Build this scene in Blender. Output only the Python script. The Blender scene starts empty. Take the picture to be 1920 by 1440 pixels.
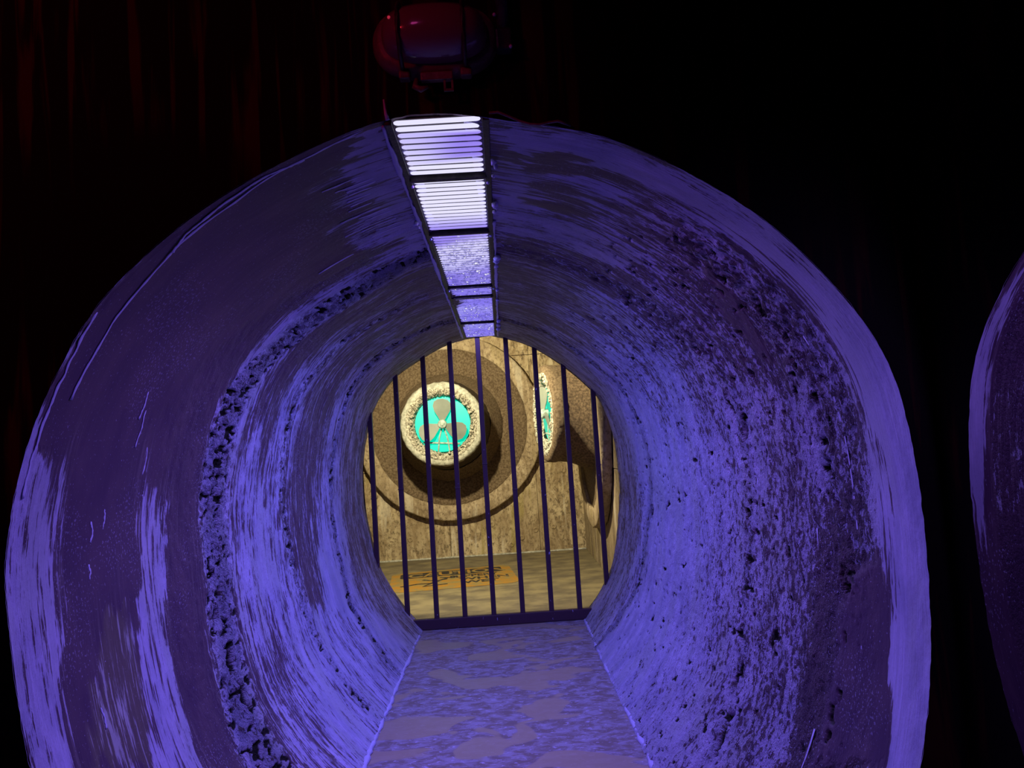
import bpy, bmesh, math, random
import numpy as np
from mathutils import Matrix, Vector
sc = bpy.context.scene
col = sc.collection
random.seed(7); R = math.radians

# ------------------------------------------------------------ camera, world, lights, exposure
cd = bpy.data.cameras.new('camera'); cam = bpy.data.objects.new('camera', cd); col.objects.link(cam)
cd.sensor_width = 36; cd.lens = 26.25; cd.clip_start = 0.02; cd.clip_end = 60
cam.matrix_world = Matrix(((.9978473, .0627792, -.0189634, 0), (-.0142443, -.0747824, -.9970981, 0),
                           (-.0640152, .9952218, -.0737271, 1.5), (0, 0, 0, 1)))
sc.camera = cam
w = bpy.data.worlds.new('dark'); sc.world = w; w.use_nodes = True
w.node_tree.nodes['Background'].inputs[0].default_value = (0.02, 0.008, 0.015, 1)
w.node_tree.nodes['Background'].inputs[1].default_value = 0.0
sc.view_settings.view_transform = 'Standard'; sc.view_settings.look = 'None'
sc.view_settings.exposure = 0.0; sc.view_settings.gamma = 1.0; sc.view_settings.use_curve_mapping = False

def area_light(name, loc, rot, sx, sy, power, color):
    l = bpy.data.lights.new(name, 'AREA'); l.shape = 'RECTANGLE'; l.size = sx; l.size_y = sy
    l.energy = power; l.color = color
    o = bpy.data.objects.new(name, l); col.objects.link(o); o.location = loc; o.rotation_euler = rot
    return o
VIOLET = (.365, .20, .93); BLUE = (.245, .235, 1.0)
# light thrown down by the glowing ceiling grate, section by section
SECTIONS = [(1.99, 2.38, 9.5), (2.40, 3.03, 14), (3.05, 3.85, 17), (3.87, 4.6, 16.5), (4.62, 5.4, 11), (5.42, 6.2, 5.5)]
for i, (a, b, p) in enumerate(SECTIONS):
    g = area_light('grate_glow', (-.12, (a+b)/2, 2.361), (0, 0, 0), .22, b-a, p*.92, VIOLET if i < 2 else BLUE)
    g.data.spread = R(158)
def spot(name, loc, target, power, color, size, blend=.6, rad=.12):
    l = bpy.data.lights.new(name, 'SPOT'); l.energy = power; l.color = color; l.spot_size = R(size); l.spot_blend = blend
    l.shadow_soft_size = rad
    o = bpy.data.objects.new(name, l); col.objects.link(o); o.location = loc
    o.rotation_euler = (Vector(target)-Vector(loc)).to_track_quat('-Z', 'Y').to_euler()
    return o
spot('red_lamp', (-1.7, .1, 3.1), (-1.0, 1.96, 2.35), 26, (1, .03, .05), 62)
spot('magenta_lamp', (-.6, .3, 3.2), (-.1, 1.9, 2.62), 3.2, (1, .08, .5), 26)
spot('side_tunnel_lamp', (1.85, 1.05, 2.25), (1.35, 1.75, 1.35), 30, VIOLET, 110, .7)
# warm work lamp over the pump chamber, above the tunnel's far end
spot('chamber_lamp', (-.80, 6.95, 2.72), (-.35, 9.6, 1.2), 590, (1, .87, .57), 150, .4, .05)
area_light('chamber_fill', (-.6, 8.3, 3.55), (0, 0, 0), 1.2, 1.2, 2.5, (1, .84, .5))  # unseen weak fill added over the chamber, no fixture there

# ------------------------------------------------------------ helpers
def link(o, parent=None):
    col.objects.link(o)
    if parent: o.parent = parent
    return o
def tag(o, label=None, cat=None, group=None, kind=None):
    if label: o['label'] = label
    if cat: o['category'] = cat
    if group: o['group'] = group
    if kind: o['kind'] = kind
    return o
def empty(name, loc=(0, 0, 0), rot=(0, 0, 0)):
    o = bpy.data.objects.new(name, None); o.empty_display_size = .1; col.objects.link(o)
    o.location = loc; o.rotation_euler = rot
    return o
def mesh_from(name, verts, faces, mat, parent=None, smooth=False):
    me = bpy.data.meshes.new(name); me.from_pydata([tuple(map(float, v)) for v in verts], [], faces)
    me.materials.append(mat)
    if smooth: me.polygons.foreach_set('use_smooth', [True]*len(me.polygons))
    me.update()
    return link(bpy.data.objects.new(name, me), parent)
def from_bm(name, bm, mat, parent=None, smooth=False):
    me = bpy.data.meshes.new(name); bmesh.ops.recalc_face_normals(bm, faces=bm.faces); bm.to_mesh(me); bm.free(); me.materials.append(mat)
    if smooth: me.polygons.foreach_set('use_smooth', [True]*len(me.polygons))
    return link(bpy.data.objects.new(name, me), parent)
def box(bm, cx, cy, cz, sx, sy, sz, bev=0.0, rot=None):
    r = bmesh.ops.create_cube(bm, size=1.0); vs = r['verts']
    bmesh.ops.scale(bm, vec=(sx, sy, sz), verts=vs)
    if bev:
        es = list({e for v in vs for e in v.link_edges})
        rr = bmesh.ops.bevel(bm, geom=es, offset=bev, segments=2, affect='EDGES', profile=.6)
        vs = list({v for f in rr['faces'] for v in f.verts} | {v for v in vs if v.is_valid})
    if rot: bmesh.ops.rotate(bm, cent=(0, 0, 0), matrix=rot, verts=vs)
    bmesh.ops.translate(bm, vec=(cx, cy, cz), verts=vs)
    return vs
def tube(bm, pts, rad, n=8, flat=1.0, nrm=None):
    """swept tube along pts; rad may be a list; flat squashes along nrm"""
    P = [Vector(p) for p in pts]; rings = []
    for i, p in enumerate(P):
        t = (P[min(i+1, len(P)-1)]-P[max(i-1, 0)]).normalized()
        up = Vector(nrm[i]) if nrm is not None else (Vector((0, 0, 1)) if abs(t.z) < .9 else Vector((1, 0, 0)))
        a = t.cross(up).normalized(); b = a.cross(t).normalized()
        r = rad[i] if hasattr(rad, '__len__') else rad
        rings.append([bm.verts.new(p+a*r*math.cos(k*2*math.pi/n)+b*r*flat*math.sin(k*2*math.pi/n)) for k in range(n)])
    for A, B in zip(rings, rings[1:]):
        for k in range(n): bm.faces.new((A[k], A[(k+1) % n], B[(k+1) % n], B[k]))
    bm.faces.new(rings[0][::-1]); bm.faces.new(rings[-1])
def lathe(prof, n=64, noise=None, arc=2*math.pi):
    """revolve (r, d) about the local -Y axis (d = distance out from the wall)"""
    bm = bmesh.new(); rings = []
    for i, (r, d) in enumerate(prof):
        ring = []
        for k in range(n):
            a = k*arc/n; rr, dd = (r, d) if noise is None else noise(i, k, r, d)
            ring.append(bm.verts.new((rr*math.sin(a), -dd, rr*math.cos(a))))
        rings.append(ring)
    for A, B in zip(rings, rings[1:]):
        for k in range(n): bm.faces.new((A[k], A[(k+1) % n], B[(k+1) % n], B[k]))
    return bm
def cap(bm, ring_r, d, n=64):
    bm.faces.new([bm.verts.new((ring_r*math.sin(k*2*math.pi/n), -d, ring_r*math.cos(k*2*math.pi/n))) for k in range(n)])
rng = np.random.default_rng(3)
_tables = {}
def noise2(u, v, seed=0):
    if seed not in _tables: _tables[seed] = np.random.default_rng(seed+11).random((256, 256))
    T = _tables[seed]; iu = np.floor(u).astype(int); iv = np.floor(v).astype(int)
    fu = u-iu; fv = v-iv; fu = fu*fu*(3-2*fu); fv = fv*fv*(3-2*fv)
    a = T[iu % 256, iv % 256]; b = T[(iu+1) % 256, iv % 256]; c = T[iu % 256, (iv+1) % 256]; d = T[(iu+1) % 256, (iv+1) % 256]
    return (a*(1-fu)+b*fu)*(1-fv)+(c*(1-fu)+d*fu)*fv
def fbm(u, v, seed=0, o=3):
    s = 0; a = .5; tot = 0
    for k in range(o): s = s+a*noise2(u*2**k, v*2**k, seed+k); tot += a; a *= .55
    return s/tot

# ------------------------------------------------------------ materials
class NT:
    def __init__(s, name):
        s.m = bpy.data.materials.new(name); s.m.use_nodes = True; s.t = s.m.node_tree
        s.b = s.t.nodes['Principled BSDF']; s.b.inputs['Specular IOR Level'].default_value = .3
    def n(s, ty, **k):
        x = s.t.nodes.new(ty)
        for a, v in k.items(): setattr(x, a, v)
        return x
    def put(s, sock, v):
        if isinstance(v, bpy.types.NodeSocket): s.t.links.new(v, sock)
        elif isinstance(v, (tuple, list)) and len(v) == 3 and sock.type == 'RGBA': sock.default_value = (*v, 1)
        else: sock.default_value = v
    def math(s, op, a, b=0.0, clamp=False):
        x = s.n('ShaderNodeMath', operation=op, use_clamp=clamp); s.put(x.inputs[0], a); s.put(x.inputs[1], b); return x.outputs[0]
    def mix(s, f, a, b, mode='MIX'):
        x = s.n('ShaderNodeMix', data_type='RGBA', blend_type=mode); s.put(x.inputs[0], f); s.put(x.inputs[6], a); s.put(x.inputs[7], b); return x.outputs[2]
    def lerp(s, f, a, b):
        x = s.n('ShaderNodeMix', data_type='FLOAT'); s.put(x.inputs[0], f); s.put(x.inputs[2], a); s.put(x.inputs[3], b); return x.outputs[0]
    def coord(s, kind='Object'):
        if kind == 'World': return s.n('ShaderNodeNewGeometry').outputs['Position']
        return s.n('ShaderNodeTexCoord').outputs[kind]
    def scaled(s, v, sx, sy, sz, off=(0, 0, 0)):
        x = s.n('ShaderNodeMapping'); s.put(x.inputs[0], v); x.inputs[3].default_value = (sx, sy, sz); x.inputs[1].default_value = off; return x.outputs[0]
    def noise(s, v, scale=1.0, detail=2.0, rough=.5, dist=0.0):
        x = s.n('ShaderNodeTexNoise'); s.put(x.inputs['Vector'], v); x.inputs['Scale'].default_value = scale
        x.inputs['Detail'].default_value = detail; x.inputs['Roughness'].default_value = rough; x.inputs['Distortion'].default_value = dist
        return x.outputs['Fac']
    def ramp(s, f, lo, hi):
        x = s.n('ShaderNodeMapRange', interpolation_type='SMOOTHSTEP'); s.put(x.inputs[0], f); s.put(x.inputs[1], lo); s.put(x.inputs[2], hi); return x.outputs[0]
    def bump(s, h, strength=.5, dist=.01):
        x = s.n('ShaderNodeBump'); s.put(x.inputs['Height'], h); s.put(x.inputs['Strength'], strength); x.inputs['Distance'].default_value = dist
        s.t.links.new(x.outputs[0], s.b.inputs['Normal'])
    def out(s, color=None, rough=.7, metal=0.0, emit=None, estr=1.0):
        if color is not None: s.put(s.b.inputs['Base Color'], color)
        s.put(s.b.inputs['Roughness'], rough); s.b.inputs['Metallic'].default_value = metal
        if emit is not None: s.put(s.b.inputs['Emission Color'], emit); s.put(s.b.inputs['Emission Strength'], estr)
        return s.m
def mottled(name, a, b, scale=12, lo=.4, hi=.6, rough=.7, bump=.3, kind='Object', stretch=(1, 1, 1), detail=4, metal=0, dist=.01):
    s = NT(name); v = s.scaled(s.coord(kind), *stretch); n = s.noise(v, scale, detail, .6)
    s.bump(s.noise(v, scale*4, 3, .6), bump, dist)
    return s.out(s.mix(s.ramp(n, lo, hi), a, b), rough, metal)

# tunnel plaster: dark coat under pale lavender paint; the paint's share comes from the mesh, its edges from noise
def plaster(name):
    s = NT(name); at = s.n('ShaderNodeAttribute', attribute_name='coat'); sp = s.n('ShaderNodeSeparateColor'); s.put(sp.inputs[0], at.outputs['Color'])
    f, r, pit = sp.outputs
    uv = s.coord('UV')
    streak = s.noise(s.scaled(uv, 95, 4.0, 1), 1, 5, .76, .25)
    thick = s.noise(s.scaled(uv, 46, 3.0, 1, (3, 7, 0)), 1, 3, .65, .4)
    grain = s.noise(s.scaled(uv, 40, 24, 1), 1, 5, .74, .1)
    speck = s.noise(s.scaled(uv, 150, 95, 1), 1, 2, .6)
    patch = s.noise(s.scaled(uv, 9, 4, 1), 1, 3, .6)
    st = s.math('ADD', s.math('MULTIPLY', streak, .55), s.math('MULTIPLY', thick, .45))
    n = s.lerp(s.math('MULTIPLY', r, 1.1, True), st, grain)
    n = s.math('ADD', s.math('MULTIPLY', n, .84), s.math('MULTIPLY', patch, .16))
    thr = s.math('ADD', .5, s.math('MULTIPLY', s.math('SUBTRACT', .5, f), .20))
    thr = s.math('ADD', thr, s.math('MULTIPLY', s.math('MAXIMUM', s.math('SUBTRACT', .22, f), 0.0), .8))
    thr = s.math('SUBTRACT', thr, s.math('MULTIPLY', s.math('MAXIMUM', s.math('SUBTRACT', f, .85), 0.0), .7))
    d = s.math('SUBTRACT', n, thr)
    paint = s.ramp(d, -.010, .012)
    # stray spatter on the dark coat
    clus = s.math('MULTIPLY', s.ramp(s.noise(s.scaled(uv, 3.2, 2.4, 1, (1.7, .4, 0)), 1, 2, .5), .48, .62), .07)
    spat = s.math('MULTIPLY', s.ramp(s.math('ADD', speck, clus), .655, .70), s.math('ADD', .40, s.math('MULTIPLY', r, .6)))
    paint = s.math('MAXIMUM', paint, spat)
    tone = s.mix(s.ramp(patch, .35, .65), (.37, .36, .62), (.54, .51, .84))
    tone = s.mix(s.math('MULTIPLY', s.ramp(streak, .36, .60), .4), tone, (.30, .28, .48))
    tone = s.mix(s.math('MULTIPLY', s.ramp(s.noise(s.scaled(uv, 5, 1.3, 1, (9, 2, 0)), 1, 3, .6), .46, .62), .6), tone, (.40, .41, .54))
    dark = s.mix(s.ramp(patch, .35, .7), (.075, .040, .088), (.105, .062, .105))
    dark = s.mix(s.math('MULTIPLY', s.ramp(streak, .45, .65), s.ramp(f, .05, .3)), dark, (.17, .13, .17))
    grey = at.outputs['Alpha']
    tone = s.mix(grey, tone, s.mix(s.ramp(patch, .35, .65), (.29, .29, .27), (.42, .42, .38))); dark = s.mix(grey, dark, (.15, .125, .095))
    c = s.mix(paint, dark, tone)
    c = s.mix(s.math('MULTIPLY', s.ramp(speck, .47, .40), s.math('ADD', s.math('MULTIPLY', s.math('MULTIPLY', r, .75), s.math('SUBTRACT', 1.15, f)), .10)), c, s.mix(.75, c, dark))  # relief shade between the grains put into the colour as dark specks
    c = s.mix(s.ramp(pit, .15, .6), c, (.012, .009, .011))  # holes' shade put into the colour, near-black on top of the relief
    h = s.math('ADD', s.math('MULTIPLY', paint, .6), s.math('ADD', s.math('MULTIPLY', s.math('MULTIPLY', streak, s.ramp(f, 0.0, .2)), 1.0), s.math('MULTIPLY', s.math('MULTIPLY', s.math('ADD', grain, s.math('MULTIPLY', speck, .35)), r), 3.4)))
    s.bump(h, s.math('ADD', .18, s.math('MULTIPLY', r, .8)), .026)
    return s.out(c, s.lerp(paint, .55, .75))
M = {}
M['plaster'] = plaster('tunnel_plaster')
s = NT('sealant_paint'); v = s.coord('World'); n = s.noise(v, 40, 3); s.bump(n, .4, .004)
M['sealant'] = s.out(s.mix(n, (.42, .40, .74), (.56, .53, .88)), .5)
# black room wall with dried dark-red runs
s = NT('black_wall'); v = s.coord('Object'); n1 = s.noise(s.scaled(v, 22, 1, 1.2), 1, 3, .55, .7); n2 = s.noise(s.scaled(v, 2.2, 1, 1.6, (.7, 0, .2)), 1, 2)
run = s.math('MULTIPLY', s.ramp(n1, .50, .62), s.ramp(n2, .38, .60))
s.bump(s.noise(v, 30, 4), .25, .01)
M['black'] = s.out(s.mix(run, (.005, .004, .004), (.040, .008, .006)), .85); s.b.inputs['Specular IOR Level'].default_value = .08
# trodden tunnel floor
s = NT('tunnel_floor'); v = s.coord('World')
blot = s.noise(s.scaled(v, 11, 19, 1), 1, 6, .68, .5); big = s.noise(s.scaled(v, 2.1, 3.2, 1, (.3, .2, 0)), 1, 2, .5, .5); fine = s.noise(v, 60, 3, .6)
film = s.ramp(big, .53, .56)
c = s.mix(s.ramp(blot, .40, .62), (.19, .15, .15), (.32, .295, .39)); c = s.mix(s.math('MULTIPLY', s.ramp(s.noise(s.scaled(v, 26, 44, 1), 1, 3, .6), .60, .66), .7), c, (.52, .5, .78))
c = s.mix(s.math('MULTIPLY', film, .85), c, (.34, .28, .22))
s.bump(s.math('MULTIPLY', s.math('ADD', blot, s.math('MULTIPLY', fine, .5)), s.math('SUBTRACT', 1.0, film)), .35, .008)
M['floor'] = s.out(c, s.lerp(film, .6, .42))
# chamber concrete, rust, crust
def concrete(name, a, b, c3, st, lit_yellow=.35):
    s = NT(name); v = s.coord('World'); g = s.noise(s.scaled(v, 7, 7, 2.2), 1, 5, .68, 1.2); sp = s.noise(s.scaled(v, 1, 1, .7), 30, 6, .72); big = s.noise(v, 1.7, 3, .5)
    run = s.noise(s.scaled(v, 5, 5, .5), 1, 3, .6, .5)
    col_ = s.mix(s.ramp(g, .36, .64), a, b); col_ = s.mix(s.math('MULTIPLY', s.ramp(sp, .48, .64), st), col_, c3)
    col_ = s.mix(s.math('MULTIPLY', s.ramp(sp, .42, .30), .6), col_, (.62, .55, .40))
    col_ = s.mix(s.ramp(big, .45, .65), col_, s.mix(.55, col_, a))
    col_ = s.mix(s.math('MULTIPLY', s.ramp(run, .60, .68), .45), col_, (.60, .54, .40)); col_ = s.mix(s.math('MULTIPLY', s.ramp(run, .42, .34), lit_yellow), col_, (.34, .29, .06))  # yellow light on the wall put into the colour as random runs
    s.bump(s.math('ADD', sp, g), .6, .014); return s.out(col_, .7)
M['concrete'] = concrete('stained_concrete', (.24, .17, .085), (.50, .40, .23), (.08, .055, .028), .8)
M['concrete_side'] = concrete('stained_side_concrete', (.12, .085, .045), (.28, .21, .12), (.40, .34, .24), .4)  # darker browns than the back wall, with pale speckle
M['chamber_floor'] = mottled('chamber_floor', (.095, .078, .05), (.20, .165, .085), 3.0, .34, .66, .6, .3, 'World', (1, 1.4, 1), 8)
M['rust'] = mottled('rusty_iron', (.13, .085, .045), (.30, .22, .13), 44, .34, .68, .7, 1.0, 'World', (1, 1, 1), 6, 0, .02)
M['rust_dark'] = mottled('brown_iron', (.085, .055, .03), (.24, .165, .095), 44, .36, .66, .7, 1.0, 'World', (1, 1, 1), 6, 0, .02)
M['iron_shaded'] = mottled('shaded_iron', (.035, .024, .016), (.085, .058, .035), 40, .36, .66, .7, .8, 'World', (1, 1, 1), 6, 0, .015)  # shadow under the pipe put into its iron as a near-black colour
M['ring'] = concrete('flange_concrete', (.24, .175, .095), (.42, .33, .20), (.10, .065, .035), .8, .1)
M['pale'] = mottled('pale_lime_scale', (.26, .26, .20), (.46, .45, .36), 26, .36, .64, .7, .5, 'World')
M['crust'] = mottled('crusted_scale', (.16, .14, .10), (.52, .49, .38), 48, .42, .58, .75, .6, 'World')
M['bar'] = mottled('dark_bar_paint', (.075, .05, .075), (.10, .07, .10), 9, .4, .7, .45, .15, 'World', (1, 1, .3))
s = NT('dark_bar_paint_worn'); v = s.coord('World'); n = s.noise(s.scaled(v, 1, 1, .35), 55, 2)
M['bar'] = s.out(s.mix(s.ramp(n, .70, .74), (.065, .032, .052), (.36, .34, .55)), .42)
M['rail'] = mottled('grate_frame_metal', (.018, .013, .02), (.05, .035, .05), 30, .4, .7, .5, .3, 'World')
M['blackmetal'] = mottled('black_metal', (.02, .016, .018), (.04, .03, .035), 20, .4, .6, .45, .2)
s = NT('teal_backlight'); v = s.coord('Object'); n = s.noise(v, 5, 2)
M['teal'] = s.out((.0, .25, .2), .4, 0, s.mix(n, (0.0, .50, .32), (0.0, .88, .56)), .92)
s = NT('fan_blade_plastic'); M['blade'] = s.out(s.mix(s.noise(s.coord('Object'), 9, 3), (.13, .15, .125), (.24, .27, .22)), .45)
M['hub'] = mottled('fan_hub_metal', (.22, .28, .24), (.38, .46, .40), 30, .4, .6, .4, .1)
# glowing bars: patchy lamps behind frosted plastic
s = NT('glowing_bar'); v = s.coord('World')
sp = s.n('ShaderNodeSeparateXYZ'); s.put(sp.inputs[0], v)
pt = s.noise(s.scaled(v, 1.2, 1.5, 0, (5, .34, 0)), 1, 1, .4); fleck = s.noise(s.scaled(v, 46, 30, 1), 1, 3, .6)
far = s.ramp(sp.outputs[1], 3.0, 4.6)
yy = sp.outputs[1]
lamp = s.math('ADD', s.ramp(yy, 2.06, 2.03), s.math('MULTIPLY', s.ramp(yy, 2.21, 2.30), s.ramp(yy, 3.05, 2.75)))
lamp = s.math('MAXIMUM', lamp, s.math('MULTIPLY', s.ramp(pt, .45, .62), .8))
e = s.mix(lamp, (.30, .22, .80), (.80, .78, 1.0)); e = s.mix(s.math('MULTIPLY', far, .75), e, (.20, .17, .78))
dm = s.math('MULTIPLY', s.ramp(sp.outputs[1], 2.95, 3.5), s.ramp(fleck, .45, .6)); e = s.mix(s.math('MULTIPLY', dm, .75), e, (.06, .05, .30))
e = s.mix(s.math('MULTIPLY', s.ramp(fleck, .62, .66), s.ramp(sp.outputs[1], 2.95, 3.4)), e, (.9, .88, 1.0))  # glow of the far bars dims and brightens in small flecks
M['glow'] = s.out((.3, .28, .5), .4, 0, e, 1.0)
s = NT('lamp_glass'); M['lampglass'] = s.out((.16, .06, .10), .18); s.b.inputs['Coat Weight'].default_value = .6
M['lampbody'] = mottled('lamp_casting', (.10, .05, .06), (.16, .08, .09), 18, .4, .6, .4, .2)
s = NT('red_jewel'); M['red'] = s.out((.5, .01, .03), .2, 0, (1, .05, .12), .35)
s = NT('sign_orange'); n = s.noise(s.coord('World'), 7, 4, .6)
M['orange'] = s.out(s.mix(s.ramp(n, .40, .62), (.29, .145, .018), (.20, .15, .05)), .6)
s = NT('sign_black'); n = s.noise(s.coord('World'), 9, 4, .6)
M['signblack'] = s.out(s.mix(s.ramp(n, .5, .68), (.02, .017, .014), (.11, .085, .045)), .65)
M['wire'] = mottled('wire_sheath', (.10, .07, .10), (.22, .17, .24), 20, .4, .6, .5, .1)
M['conduit'] = mottled('conduit_paint', (.02, .018, .04), (.05, .045, .09), 20, .4, .6, .35, .1)

# ------------------------------------------------------------ tunnel surface: (depth y, arc parameter t) -> point
YM, YG = 1.96, 6.24
GATE=[(-.735,0),(-.80,.075),(-.906,.215),(-1.057,.482),(-1.137,.81),(-1.167,1.072),(-1.159,1.421),(-1.065,1.811),(-.875,2.066),(-.622,2.228),(-.371,2.347),(-.12,2.387),
      (.011,2.378),(.273,2.285),(.53,2.112),(.739,1.919),(.861,1.755),(.951,1.461),(.969,1.107),(.949,.846),(.876,.461),(.748,.211),(.65,.085),(.575,0)]
MOUTH=[(-.735,0),(-.83,.08),(-.95,.2),(-1.12,.45),(-1.228,.755),(-1.277,1.1),(-1.28,1.315),(-1.222,1.571),(-1.129,1.775),(-1.014,1.944),(-.813,2.119),(-.582,2.255),(-.305,2.365),(-.12,2.387),
       (.118,2.347),(.325,2.296),(.527,2.196),(.725,2.056),(.87,1.905),(.987,1.742),(1.054,1.581),(1.083,1.367),(1.088,1.145),(1.074,.914),(1.039,.702),(.96,.45),(.80,.2),(.68,.085),(.575,0)]
def resample(P,top,n=401):
    P=np.array(P,float)
    # catmull-rom smoothing
    Q=[]
    for i in range(len(P)-1):
        p0=P[max(i-1,0)];p1=P[i];p2=P[i+1];p3=P[min(i+2,len(P)-1)]
        for k in range(24):
            u=k/24; Q.append(.5*((2*p1)+(-p0+p2)*u+(2*p0-5*p1+4*p2-p3)*u*u+(-p0+3*p1-3*p2+p3)*u**3))
    Q.append(P[-1]); Q=np.array(Q)
    it=top*24
    L=np.r_[0,np.cumsum(np.linalg.norm(np.diff(Q,axis=0),axis=1))]
    t=np.where(L<=L[it],.5*L/L[it],.5+.5*(L-L[it])/(L[-1]-L[it]))
    tt=np.linspace(0,1,n)
    return np.stack([np.interp(tt,t,Q[:,0]),np.interp(tt,t,Q[:,1])],1)
PG=resample(GATE,11); PM=resample(MOUTH,13); TT=np.linspace(0,1,401)
SA=np.r_[0,np.cumsum(np.linalg.norm(np.diff((PG+PM)/2,axis=0),axis=1))]
def weight(y): return np.clip((YG-y)/(YG-YM),0,1.05)**3
def S(y,t):
    y=np.asarray(y,float);t=np.asarray(t,float);w=weight(y)
    x=np.interp(t,TT,PG[:,0])*(1-w)+np.interp(t,TT,PM[:,0])*w
    z=np.interp(t,TT,PG[:,1])*(1-w)+np.interp(t,TT,PM[:,1])*w
    return np.stack([x,y,z],-1)

LS = float(SA[-1])
SAMPLES= [(2.31,1.93,0.0),(2.42,2.39,0.0),(2.48,2.69,0.0),(2.43,2.15,0.0),(2.32,1.68,0.02),(2.39,1.43,0.03),(2.65,1.68,0.05),(2.78,1.08,0.03),(2.22,1.6,0.02),(2.78,0.71,0.05),(3.11,0.89,0.12),(2.08,1.76,0.0),(2.41,2.54,0.0),(1.98,2.87,0.0),(2.08,2.72,0.0),(2.06,1.54,0.85),(2.06,1.4,0.85),(2.04,1.19,0.9),(2.03,0.99,0.8),(2.13,1.46,0.45),(2.15,1.24,0.3),(1.99,1.59,0.8),(2.21,1.38,0.08),(2.17,1.08,0.1),(2.19,0.94,0.05),(2.64,1.26,0.8),(2.66,1.4,0.5),(2.64,1.04,0.8),(2.63,0.85,0.75),(2.58,0.69,0.65),(2.43,1.0,0.45),(2.39,0.77,0.45),(2.25,0.83,0.25),(2.43,1.21,0.15),(2.52,1.24,0.1),(2.74,0.91,0.1),(2.19,2.94,0.55),(2.42,2.92,0.65),(2.86,2.94,0.65),(2.6,2.83,0.4),(2.28,2.81,0.08),(2.14,2.78,0.0),(3.16,2.92,0.5),(3.14,1.77,0.8),(3.15,1.45,0.65),(3.21,1.15,0.55),(3.16,1.96,0.85),(3.28,2.26,0.8),(3.45,2.54,0.75),(3.38,2.81,0.65),(3.14,0.78,0.45),(3.1,0.44,0.5),(2.8,1.77,0.15),(2.91,1.46,0.12),(2.99,1.24,0.2),(2.98,2.2,0.1),(3.03,2.51,0.08),(2.86,1.98,0.1),(3.58,1.65,0.75),(3.57,1.4,0.7),(3.66,1.79,0.3),(3.59,1.15,0.6),(3.67,1.0,0.8),(3.64,0.75,0.45),(3.74,0.27,0.7),(3.46,0.41,0.5),(3.62,2.18,0.15),(3.71,2.31,0.2),(3.71,2.64,0.3),(3.72,2.87,0.3),(3.53,1.93,0.25),(4.02,1.96,0.6),(3.9,1.9,0.65),(3.99,1.65,0.5),(4.29,1.63,0.3),(4.54,1.81,0.25),(4.39,1.16,0.3),(4.31,0.86,0.3),(4.76,0.6,0.9),(4.02,0.49,0.65),(4.72,0.22,0.95),(3.89,0.2,0.85),(4.35,2.34,0.35),(4.35,2.69,0.35),(4.29,2.87,0.4),(5.14,1.62,0.65),(5.63,1.41,0.45),(5.44,1.82,0.5),(5.3,1.05,0.75),(5.52,0.82,0.4),(5.65,0.5,0.5),(5.45,0.17,0.9),(5.71,2.18,0.5),(5.36,2.58,0.5),(5.25,2.84,0.4),(2.01,4.87,0.97),(2.01,5.14,0.97),(2.05,5.42,0.97),(2.06,4.6,0.93),(2.03,4.35,0.85),(1.99,4.73,0.97),(2.0,4.14,0.75),(2.02,3.85,0.65),(1.98,3.62,0.55),(2.06,3.41,0.45),(1.99,5.26,1.0),(1.96,4.99,1.0),(2.13,4.95,0.65),(2.16,5.23,0.7),(2.11,5.5,0.9),(2.25,5.03,0.35),(2.33,5.28,0.08),(2.3,5.5,0.05),(2.31,5.66,0.05),(2.21,5.39,0.1),(2.25,4.79,0.38),(2.35,4.71,0.38),(2.43,4.61,0.5),(2.63,4.88,0.5),(2.5,4.96,0.38),(2.49,5.14,0.12),(2.76,5.09,0.5),(2.68,5.36,0.5),(2.72,5.55,0.55),(2.52,5.66,0.15),(2.69,5.82,0.6),(2.99,5.42,0.5),(3.13,4.92,0.6),(3.19,5.25,0.6),(2.98,5.63,0.55),(3.5,5.42,0.6),(3.48,4.93,0.7),(3.75,4.66,0.75),(4.18,5.11,0.85),(4.55,5.31,0.92),(4.44,5.61,0.9),(3.78,5.74,0.75),(4.39,6.1,0.8),(3.46,6.2,0.78),(3.05,5.99,0.7),(5.07,6.18,0.9),(4.72,4.82,0.8),(5.23,4.63,0.85),(5.23,4.28,0.7),(4.3,4.3,0.6),(3.47,4.23,0.5),(2.91,4.35,0.4),(2.5,4.41,0.38),(2.2,4.47,0.5),(2.15,4.3,0.5),(2.25,4.19,0.5),(2.47,4.12,0.38),(2.66,3.96,0.4),(2.7,3.76,0.45),(2.66,3.54,0.5),(2.36,3.38,0.5),(2.18,3.51,0.15),(2.38,3.7,0.45),(2.26,3.85,0.5),(2.13,3.98,0.6),(3.25,3.47,0.3),(3.33,3.74,0.3),(4.01,3.51,0.3),(4.78,3.54,0.35),(4.11,3.85,0.5),(3.44,4.06,0.5),(5.24,3.79,0.5),(5.2,4.12,0.6),(5.61,5.23,0.5),(5.44,5.82,0.6),(5.68,6.09,0.6)]
SAMPLES = np.array(SAMPLES)
RING_A = ([0, .065, .1225, .1825, .23, .2725, .31, .35, .405, .4475, .4725, .5275, .5525, .5925, .6375, .68, .76, .85, .9025, 1],
          [3.05, 3.05, 3.12, 3.16, 3.15, 3.13, 3.18, 3.36, 3.43, 3.42, 3.40, 3.28, 3.32, 3.25, 3.18, 3.08, 3.09, 3.16, 3.14, 3.05])
RING_C = ([0, .0675, .1525, .2125, .2575, .3125, .36, .425, 1], [4.2, 4.2, 4.12, 4.04, 4.0, 4.02, 4.09, 4.2, 4.15])
RING_B = ([0, .09, .1825, .24, .3125, .405, .4725, .5425, .595, .655, .7225, .7825, .835, .91, 1],
          [5.03, 5.03, 5.12, 5.11, 5.2, 5.1, 5.3, 5.33, 5.2, 5.18, 5.09, 4.98, 5.1, 5.22, 5.35])
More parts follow.
